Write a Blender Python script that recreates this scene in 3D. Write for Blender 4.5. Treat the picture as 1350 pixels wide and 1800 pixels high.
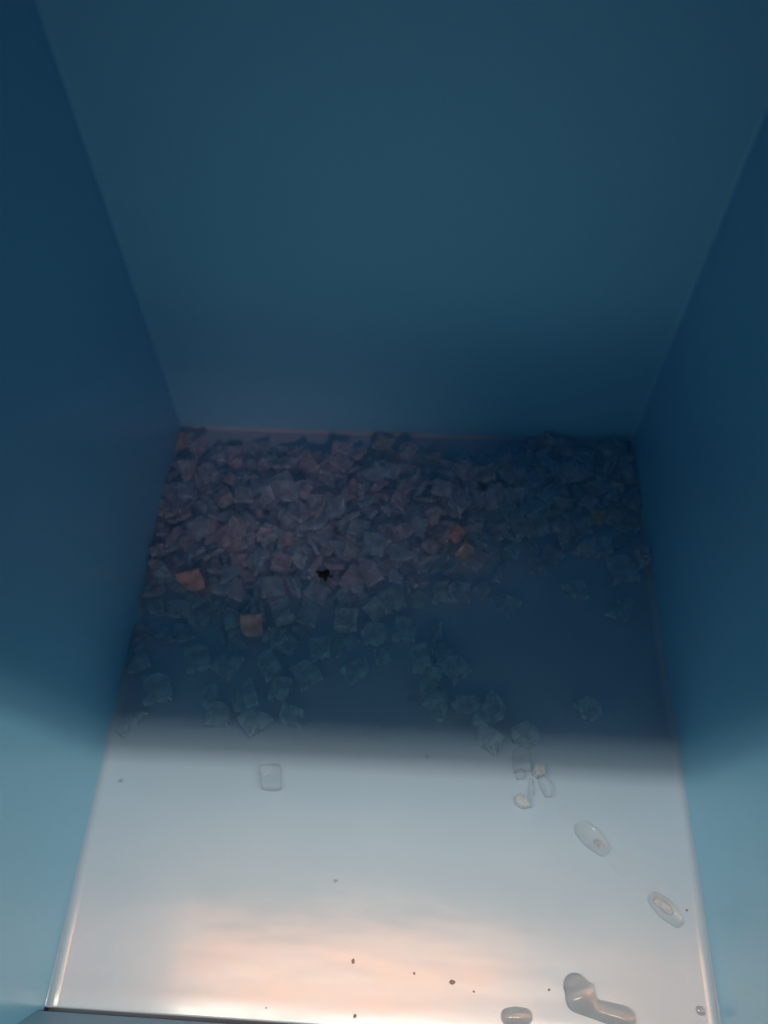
import bpy, bmesh, math, random
from mathutils import Vector, Matrix, Euler, Quaternion, noise

for o in list(bpy.data.objects): bpy.data.objects.remove(o)
sc = bpy.context.scene
COL = sc.collection
rad = math.radians

# ------------------------------------------------------------------ camera
cam_d = bpy.data.cameras.new('camera')
cam = bpy.data.objects.new('camera', cam_d); COL.objects.link(cam)
cam_d.sensor_fit = 'HORIZONTAL'; cam_d.sensor_width = 36.0
cam_d.lens = 36.0*1410.35/1350.0
cam_d.clip_start = 0.005; cam_d.clip_end = 50
CAM = Vector((0.00707, -0.57948, 0.73484))
cam.matrix_world = (Matrix.Translation(CAM) @ Matrix.Rotation(rad(3.1485), 4, 'Z')
                    @ Matrix.Rotation(rad(32.7705), 4, 'X') @ Matrix.Rotation(rad(-0.5915), 4, 'Z'))
cam_d.dof.use_dof = True; cam_d.dof.focus_distance = 0.62; cam_d.dof.aperture_fstop = 6.5
sc.camera = cam

# ------------------------------------------------------------------ world, lamps, exposure
w = bpy.data.worlds.new('World'); sc.world = w; w.use_nodes = True
bg = w.node_tree.nodes['Background']
bg.inputs['Color'].default_value = (0.45, 0.75, 1.0, 1); bg.inputs['Strength'].default_value = 0.02

def area(name, loc, target, sx, sy, watts, colour, spread=180):
    d = bpy.data.lights.new(name, 'AREA'); d.shape = 'RECTANGLE'; d.size = sx; d.size_y = sy
    d.energy = watts; d.color = colour; d.spread = rad(spread)
    o = bpy.data.objects.new(name, d); COL.objects.link(o); o.location = loc
    dirn = Vector(target)-Vector(loc)
    o.rotation_euler = dirn.to_track_quat('-Z', 'Y').to_euler() if abs(dirn.normalized().z) < 0.999 else (0, 0, 0)
    return o
# two long ceiling tubes high above the open front of the bin
area('ceiling_tube', (0.0, -1.145, 5.0), (0.0, -1.145, 0), 10.0, 0.095, 300, (1.0, 0.84, 0.68))
area('ceiling_tube', (0.0, -1.265, 5.0), (0.0, -1.265, 0), 10.0, 0.17, 155, (1.0, 0.84, 0.68))
# warm ceiling panels between the tubes and the bin's hood
area('warm_ceiling_lamp', (-0.16, -0.605, 2.6), (-0.16, -0.605, 0), 1.2, 0.21, 16, (1.0, 0.34, 0.07))
area('warm_ceiling_lamp', (0.62, -0.58, 2.6), (0.62, -0.58, 0), 0.34, 0.22, 0.8, (1.0, 0.5, 0.36))
# added unseen fill from the front, brightening the middle of the back wall
d = bpy.data.lights.new('back_wall_fill', 'SPOT'); d.energy = 9.5; d.color = (1.0, 1.0, 0.88)
d.shadow_soft_size = 0.22; d.spot_size = rad(19); d.spot_blend = 1.0
o = bpy.data.objects.new('back_wall_fill', d); COL.objects.link(o); o.location = (-0.05, -2.5, 0.70)
o.rotation_euler = (Vector((-0.02, 0.0, 0.29))-o.location).to_track_quat('-Z', 'Y').to_euler()
# added unseen warm spot, passing over the front wall to pink the back ice
d = bpy.data.lights.new('heap_fill_spot', 'SPOT'); d.energy = 42; d.color = (1.0, 0.57, 0.56)
d.shadow_soft_size = 0.14; d.spot_size = rad(9.5); d.spot_blend = 1.0
o = bpy.data.objects.new('heap_fill_spot', d); COL.objects.link(o); o.location = (0.45, -2.1, 1.25)
o.rotation_euler = (Vector((-0.125, -0.135, 0.0))-o.location).to_track_quat('-Z', 'Y').to_euler()

sc.view_settings.view_transform = 'Standard'; sc.view_settings.look = 'None'
sc.view_settings.exposure = 0.0; sc.view_settings.gamma = 1.0
sc.render.engine = 'CYCLES'
cy = sc.cycles
cy.max_bounces = 20; cy.diffuse_bounces = 10; cy.glossy_bounces = 6; cy.transmission_bounces = 14
cy.transparent_max_bounces = 16
cy.use_denoising = True; cy.blur_glossy = 0.6; cy.sample_clamp_indirect = 4.0

# ------------------------------------------------------------------ materials
def new_mat(name):
    m = bpy.data.materials.new(name); m.use_nodes = True
    return m, m.node_tree.nodes, m.node_tree.links, m.node_tree.nodes['Principled BSDF']

def plastic(name, c1, c2, rough, bump=0.02, spec=0.5, scale=6.0):
    m, N, L, P = new_mat(name)
    tc = N.new('ShaderNodeTexCoord')
    n1 = N.new('ShaderNodeTexNoise'); n1.inputs['Scale'].default_value = scale; n1.inputs['Detail'].default_value = 6
    L.new(tc.outputs['Object'], n1.inputs['Vector'])
    mx = N.new('ShaderNodeMix'); mx.data_type = 'RGBA'
    mx.inputs['A'].default_value = (*c1, 1); mx.inputs['B'].default_value = (*c2, 1)
    L.new(n1.outputs['Fac'], mx.inputs['Factor']); L.new(mx.outputs['Result'], P.inputs['Base Color'])
    n2 = N.new('ShaderNodeTexNoise'); n2.inputs['Scale'].default_value = 55; n2.inputs['Detail'].default_value = 8
    L.new(tc.outputs['Object'], n2.inputs['Vector'])
    mr = N.new('ShaderNodeMapRange'); mr.inputs['To Min'].default_value = rough*0.85; mr.inputs['To Max'].default_value = rough*1.15
    L.new(n2.outputs['Fac'], mr.inputs['Value']); L.new(mr.outputs['Result'], P.inputs['Roughness'])
    b = N.new('ShaderNodeBump'); b.inputs['Strength'].default_value = bump; b.inputs['Distance'].default_value = 0.002
    L.new(n2.outputs['Fac'], b.inputs['Height']); L.new(b.outputs['Normal'], P.inputs['Normal'])
    P.inputs['Specular IOR Level'].default_value = spec
    return m

M_WALL = plastic('blue_wall_plastic', (.20, .55, .77), (.215, .58, .81), .36, spec=.9)
for n_ in [M_WALL.node_tree.nodes['Principled BSDF']]:
    n_.inputs['Coat Weight'].default_value = .55; n_.inputs['Coat Roughness'].default_value = .2; n_.inputs['Coat IOR'].default_value = 1.6
M_BACK = plastic('blue_back_wall_plastic', (.20, .57, .80), (.215, .60, .84), .5, spec=.4)
M_FLOOR = plastic('pale_blue_floor_plastic', (.34, .485, .62), (.37, .51, .65), .165, bump=.03)
def wear(m):
    """slow waviness of the moulded floor, dull wiped streaks and fine scratches in its gloss"""
    N, L, P = m.node_tree.nodes, m.node_tree.links, m.node_tree.nodes['Principled BSDF']
    tc = N.new('ShaderNodeTexCoord')
    def tex(scale, sc3, rz=0, det=3):
        mp = N.new('ShaderNodeMapping'); mp.inputs['Scale'].default_value = sc3; mp.inputs['Rotation'].default_value = (0, 0, rz)
        t = N.new('ShaderNodeTexNoise'); t.inputs['Scale'].default_value = scale; t.inputs['Detail'].default_value = det
        L.new(tc.outputs['Object'], mp.inputs['Vector']); L.new(mp.outputs['Vector'], t.inputs['Vector']); return t
    wave = tex(9, (1, 3.2, 1), .05, 2)
    b = N.new('ShaderNodeBump'); b.inputs['Strength'].default_value = .5; b.inputs['Distance'].default_value = .0006
    L.new(wave.outputs['Fac'], b.inputs['Height'])
    old = P.inputs['Normal'].links[0].from_node; L.new(b.outputs['Normal'], old.inputs['Normal'])
    r0 = P.inputs['Roughness'].links[0].from_socket
    add = r0
    for t, lo, hi, amt in ((tex(14, (1, 2.2, 1), .6, 5), .40, .75, .07), (tex(40, (1, 30, 1), .9, 2), .60, .78, .10), (tex(40, (30, 1, 1), .35, 2), .60, .78, .10)):
        mr = N.new('ShaderNodeMapRange'); mr.inputs['From Min'].default_value = lo; mr.inputs['From Max'].default_value = hi; mr.inputs['To Max'].default_value = amt
        L.new(t.outputs['Fac'], mr.inputs['Value'])
        ma = N.new('ShaderNodeMath'); L.new(add, ma.inputs[0]); L.new(mr.outputs['Result'], ma.inputs[1]); add = ma.outputs[0]
    L.new(add, P.inputs['Roughness'])
wear(M_FLOOR)
M_FRONT = plastic('grey_blue_front_plastic', (.32, .50, .60), (.34, .52, .62), .4)
M_SEAL = plastic('dark_seal_rubber', (.20, .33, .40), (.22, .35, .42), .5)

def ice(name, tint, milk, alpha=0.2, rough=.10, haze=(.75, .85, .92), bump=.25):
    """clear ice with cloudy veins: glass, some straight see-through, a little milky scatter"""
    m, N, L, P = new_mat(name)
    P.inputs['Base Color'].default_value = (*tint, 1); P.inputs['Roughness'].default_value = rough
    P.inputs['IOR'].default_value = 1.31; P.inputs['Transmission Weight'].default_value = 1.0
    tc = N.new('ShaderNodeTexCoord')
    nz = N.new('ShaderNodeTexNoise'); nz.inputs['Scale'].default_value = 90; nz.inputs['Detail'].default_value = 4
    L.new(tc.outputs['Object'], nz.inputs['Vector'])
    b = N.new('ShaderNodeBump'); b.inputs['Strength'].default_value = bump; b.inputs['Distance'].default_value = .0015
    L.new(nz.outputs['Fac'], b.inputs['Height']); L.new(b.outputs['Normal'], P.inputs['Normal'])
    tr = N.new('ShaderNodeBsdfTransparent')
    df = N.new('ShaderNodeBsdfDiffuse'); df.inputs['Color'].default_value = (*haze, 1)
    tl = N.new('ShaderNodeBsdfTranslucent'); tl.inputs['Color'].default_value = (*haze, 1)
    m0 = N.new('ShaderNodeMixShader'); m0.inputs[0].default_value = .5
    L.new(df.outputs[0], m0.inputs[1]); L.new(tl.outputs[0], m0.inputs[2])
    m1 = N.new('ShaderNodeMixShader'); m1.inputs[0].default_value = alpha
    L.new(P.outputs[0], m1.inputs[1]); L.new(tr.outputs[0], m1.inputs[2])
    m2 = N.new('ShaderNodeMixShader')
    mr = N.new('ShaderNodeMapRange'); mr.inputs['From Min'].default_value = .35; mr.inputs['From Max'].default_value = .7
    mr.inputs['To Min'].default_value = milk*.5; mr.inputs['To Max'].default_value = milk*1.6
    L.new(nz.outputs['Fac'], mr.inputs['Value']); L.new(mr.outputs['Result'], m2.inputs[0])
    L.new(m1.outputs[0], m2.inputs[1]); L.new(m0.outputs[0], m2.inputs[2])
    L.new(m2.outputs[0], N['Material Output'].inputs['Surface'])
    return m
M_ICE = ice('clear_ice', (.99, 1.0, 1.0), .31, alpha=.46, rough=.06, haze=(.74, .91, 1.0), bump=.08)
M_LOOSE = ice('loose_clear_ice', (.99, 1.0, 1.0), .36, alpha=.42, rough=.06, haze=(.78, .94, 1.0), bump=.08)
M_CLOUD = ice('cloudy_ice', (.98, .98, 1.0), .34, alpha=.36, rough=.12, haze=(.92, .88, .95), bump=.12)
M_RIM = ice('ice_edge_glint', (.97, .98, 1.0), .62, alpha=.22, rough=.2, haze=(.90, .97, 1.0), bump=.1)  # paler tone painted in for light caught along flake edges
M_CLEAR = ice('melting_and_lit_clear_ice', (.97, .99, 1.0), .05, alpha=.62, rough=.05, bump=.05)  # melting pieces, and a clearer copy of the ice where light falls
M_ORANGE_GLINT = ice('orange_glint_ice', (1.0, .84, .78), .62, alpha=.2, haze=(1.0, .74, .70))  # these three paint warm light glints into the ice colour
M_DULL_GLINT = ice('dull_orange_glint_ice', (1.0, .88, .82), .32, alpha=.35, haze=(.92, .74, .66))
M_PINK_GLINT = ice('pale_pink_glint_ice', (1.0, .97, .96), .30, haze=(.95, .88, .87))
M_WATER = ice('meltwater', (1, 1, 1), .0, alpha=.12, rough=.03, bump=0)
for m_ in (M_WATER, M_CLEAR): m_.node_tree.nodes['Principled BSDF'].inputs['Specular IOR Level'].default_value = 1.0
M_CORE = ice('white_ice_core', (1, 1, 1), .35, alpha=.5, rough=.1, haze=(.95, .97, .97), bump=.1)
M_FILM = ice('water_film', (1, 1, 1), .05, alpha=.93, rough=.15, bump=0, haze=(1, .96, .95))
def flat(name, c, r):
    m, N, L, P = new_mat(name); P.inputs['Base Color'].default_value = (*c, 1); P.inputs['Roughness'].default_value = r
    return m
M_DIRT = flat('brown_dirt', (.24, .17, .17), .7)
M_DARK = flat('black_dirt', (.004, .004, .006), .7)

# ------------------------------------------------------------------ helpers
def tag(o, label=None, cat=None, group=None, kind=None):
    if label: o['label'] = label
    if cat: o['category'] = cat
    if group: o['group'] = group
    if kind: o['kind'] = kind
    return o
def mesh(name, verts, faces, mat, smooth=True):
    me = bpy.data.meshes.new(name); me.from_pydata([tuple(v) for v in verts], [], faces)
    bm = bmesh.new(); bm.from_mesh(me); bmesh.ops.recalc_face_normals(bm, faces=bm.faces); bm.to_mesh(me); bm.free()
    me.materials.append(mat)
    for p in me.polygons: p.use_smooth = smooth
    return me
def link(name, me, parent=None, loc=(0, 0, 0)):
    o = bpy.data.objects.new(name, me); COL.objects.link(o); o.location = loc
    if parent: o.parent = parent
    return o
def extrude_profile(name, prof, axis, a, b, mat, parent, n=1):
    """closed 2-D outline swept along x ('x': prof = (y, z)) or along z ('z': prof = (x, y)) or y ('y': prof = (x, z))"""
    def pt(p, t): return {'x': (t, p[0], p[1]), 'y': (p[0], t, p[1]), 'z': (p[0], p[1], t)}[axis]
    verts = [pt(p, a+(b-a)*i/n) for i in range(n+1) for p in prof]
    k = len(prof); faces = []
    for i in range(n):
        for j in range(k):
            faces.append((i*k+j, i*k+(j+1) % k, (i+1)*k+(j+1) % k, (i+1)*k+j))
    faces.append(tuple(range(k))); faces.append(tuple(n*k+j for j in range(k)))
    me = mesh(name, verts, faces, mat, False)
    me.polygons.foreach_set('use_smooth', [True]*len(me.polygons)); 
    o = link(name, me, parent)
    try: me.set_sharp_from_angle(angle=rad(35))
    except Exception: pass
    return o

# ------------------------------------------------------------------ the bin
H, W2, R, T, YF = 0.80, 0.26, 0.007, 0.014, -0.5780
ice_bin = bpy.data.objects.new('ice_bin', None); COL.objects.link(ice_bin); ice_bin.location = (0, -0.29, 0)
ice_bin.empty_display_size = .1
tag(ice_bin, 'deep blue plastic ice bin seen from inside, pale floor lit at the front', 'ice bin')
ROOT = ice_bin
def under(o): o.matrix_parent_inverse = ROOT.matrix_world.inverted(); return o
bpy.context.view_layer.update()

def drain(y):
    # the front of the floor falls gently towards the front edge and levels out again just before it
    d = max(0.0, -0.47-y); n = 24; z = 0.0
    for i in range(n if d else 0):
        t = d*(i+.5)/n; k = min(1, max(0, (t-.080)/.022))
        z -= 0.033*min(1, t/.035)*(1-k*k*(3-2*k))*d/n
    return z
def skew(x): return -0.0105*(x+W2)              # the front edge is not quite square to the sides
# floor: a shallow tray, coved up at the back and both sides, rolled down at the front edge
def arc(n, r): return [(r*math.sin(t), r*(1-math.cos(t))) for t in [math.pi/2*i/n for i in range(n+1)]]
A = arc(8, R); RB = .004; AB = arc(6, RB)
xs = [(-W2+R-s, z) for s, z in reversed(A)]+[(-.25+.5*i/20, 0) for i in range(1, 20)]+[(W2-R+s, z) for s, z in A]
RF = .0015
ys = [(YF+RF-s, -z) for s, z in reversed(arc(6, RF))]+[(YF+RF+(-RB-YF-RF)*i/40, 0) for i in range(1, 40)]+[(-RB+s, z) for s, z in AB]
fv, ff = [], []
for y, zy in ys:
    for x, zx in xs:
        fv.append((x, y+skew(x)*max(0, min(1, (y+.4)/(YF+.4))), (max(zx, zy) if zy >= 0 else zx+zy)+drain(y)))
nx = len(xs)
for j in range(len(ys)-1):
    for i in range(nx-1):
        ff.append((j*nx+i, j*nx+i+1, (j+1)*nx+i+1, (j+1)*nx+i))
fm = mesh('floor_panel', fv, ff, M_FLOOR)
if sum(p.normal.z for p in fm.polygons) < 0: fm.flip_normals()
fl = under(link('floor_panel', fm, ROOT))
so = fl.modifiers.new('thickness', 'SOLIDIFY'); so.thickness = .004; so.offset = -1
fl['label'] = 'pale blue-grey glossy floor of the ice bin'

# back wall with rounded vertical corners
RC = .005                                       # radius of the upright corners
Q = [math.pi/2*i/6 for i in range(7)]
bk = [(-W2-T, -R), (-W2, -R), (-W2, -RC)]+[(-W2+RC-RC*math.cos(t), -RC+RC*math.sin(t)) for t in Q[1:]]
bk += [(W2-RC+RC*math.sin(t), -RC+RC*math.cos(t)) for t in Q]+[(W2, -R), (W2+T, -R), (W2+T, T), (-W2-T, T)]
under(extrude_profile('back_wall', bk, 'z', RB, H, M_BACK, ROOT, 8))
for s in (-1, 1):                                # the sides step down in front of the hood, shaped to admit tube light
    pr = [(-R, R), (-R, H), (-.452, H), (-.462, H-.006), (-.468, H-.02), (-.49, .46), (-.51, .43), (-.69, .42), (-.69, R)]
    lo, hi = sorted((s*W2, s*(W2+T)))
    under(extrude_profile('side_wall', pr, 'x', lo, hi, M_WALL, ROOT, 2))
# front wall leaning outwards above its foot, and the dark seal in the joint under it
def shear(o):
    for v in o.data.vertices: v.co.y += skew(v.co.x)
    return o
fw = [(-0.5806, -.03), (-0.5806, .022), (-0.660, .30), (-0.663, .304), (-0.670, .304), (-0.674, .298), (-0.60, .022), (-0.60, -.03)]
under(shear(extrude_profile('front_wall', fw, 'x', -W2+.0005, W2-.0005, M_FRONT, ROOT, 2)))
under(shear(extrude_profile('seal_strip', [(-0.5804, -.03), (-0.5804, -.0026), (-0.5777, -.0030), (-0.5777, -.03)], 'x', -W2, W2, M_SEAL, ROOT, 2)))
# hood: the closed top over the back of the bin
hd = [(T, H+.001), (T, H+.03), (-.495, H+.03), (-.5035, H+.025), (-.505, H+.018), (-.5035, H+.005), (-.495, H+.001)]
under(extrude_profile('top_panel', hd, 'x', -W2-T, W2+T, M_WALL, ROOT, 2))

# ------------------------------------------------------------------ ice shapes
GRID = (-1, -.87, -.35, .35, .87, 1)
def rounded_block(dims, r, n=5, taper=(0,0), dimple=0.0, wob=0.0, seed=0, cut=None):
    """verts, faces of a melted ice block: rounded box, tapered, dented, wobbly"""
    hx, hy, hz = (d/2 for d in dims)
    vid, verts, faces = {}, [], []
    def vert(i, j, k):
        if (i, j, k) in vid: return vid[(i, j, k)]
        u = Vector((GRID[i], GRID[j], GRID[k]))
        p = Vector((u.x*hx, u.y*hy, u.z*hz))
        q = Vector((max(-hx+r, min(hx-r, p.x)), max(-hy+r, min(hy-r, p.y)), max(-hz+r, min(hz-r, p.z))))
        d = p-q
        if d.length > 1e-9: p = q+d.normalized()*min(r, d.length*1.0 if d.length < r else r)
        if dimple and u.z > 0.2:
            e = max(0, 1-(u.x*u.x+u.y*u.y)/0.55)
            p.z -= dimple*e*e*(2-e)*u.z
        t = (p.z/hz+1)/2
        p.x *= 1-taper[0]*t; p.y *= 1-taper[1]*t
        if cut:                                    # a broken-off corner
            nrm = Vector(cut[:3]).normalized(); m = p.dot(nrm)-cut[3]
            if m > 0: p -= nrm*m*0.97
        if wob:
            s = 1/max(hx, hy)*0.9
            p += noise.noise_vector(p*s+Vector((seed*7.3, seed*3.1, 0)))*wob
        vid[(i, j, k)] = len(verts); verts.append(p)
        return vid[(i, j, k)]
    R = range(n)
    for a in R:
        for b in R:
            faces.append((vert(a,b,0), vert(a,b+1,0), vert(a+1,b+1,0), vert(a+1,b,0)))
            faces.append((vert(a,b,n), vert(a+1,b,n), vert(a+1,b+1,n), vert(a,b+1,n)))
            faces.append((vert(a,0,b), vert(a+1,0,b), vert(a+1,0,b+1), vert(a,0,b+1)))
            faces.append((vert(a,n,b), vert(a,n,b+1), vert(a+1,n,b+1), vert(a+1,n,b)))
            faces.append((vert(0,a,b), vert(0,a,b+1), vert(0,a+1,b+1), vert(0,a+1,b)))
            faces.append((vert(n,a,b), vert(n,a+1,b), vert(n,a+1,b+1), vert(n,a,b+1)))
    return verts, faces
ICE_KINDS = [
    dict(dims=(.023,.024,.0060), r=.0010, dimple=.001, wob=.0014, seed=1, cut=(1,1,.2,.0125)),
    dict(dims=(.020,.027,.0070), r=.0010, taper=(.15,.1), wob=.0014, seed=2, cut=(-1,.8,.3,.0115)),
    dict(dims=(.022,.022,.013), r=.0016, taper=(.14,.10), dimple=.004, wob=.0014, seed=3),
    dict(dims=(.025,.022,.0055), r=.0009, wob=.0014, seed=4, cut=(1,.7,.1,.007)),
    dict(dims=(.022,.026,.0050), r=.0009, wob=.0016, seed=5, cut=(-.8,1,.1,.005)),
    dict(dims=(.024,.017,.0065), r=.0010, taper=(.3,.25), wob=.0018, seed=6, cut=(1,-.8,.3,.009)),
    dict(dims=(.027,.011,.005), r=.0009, taper=(.1,.35), wob=.0020, seed=7, cut=(1,.9,0,.007)),
    dict(dims=(.020,.021,.010), r=.0014, taper=(.25,.05), wob=.0016, seed=8, cut=(.4,.6,1,.0055)),
    dict(dims=(.024,.020,.0045), r=.0008, wob=.0018, seed=9, cut=(1,.35,0,.0015)),
    dict(dims=(.016,.018,.0055), r=.0009, wob=.0018, seed=10, cut=(-1,-.6,.3,.004)),
]
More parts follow.
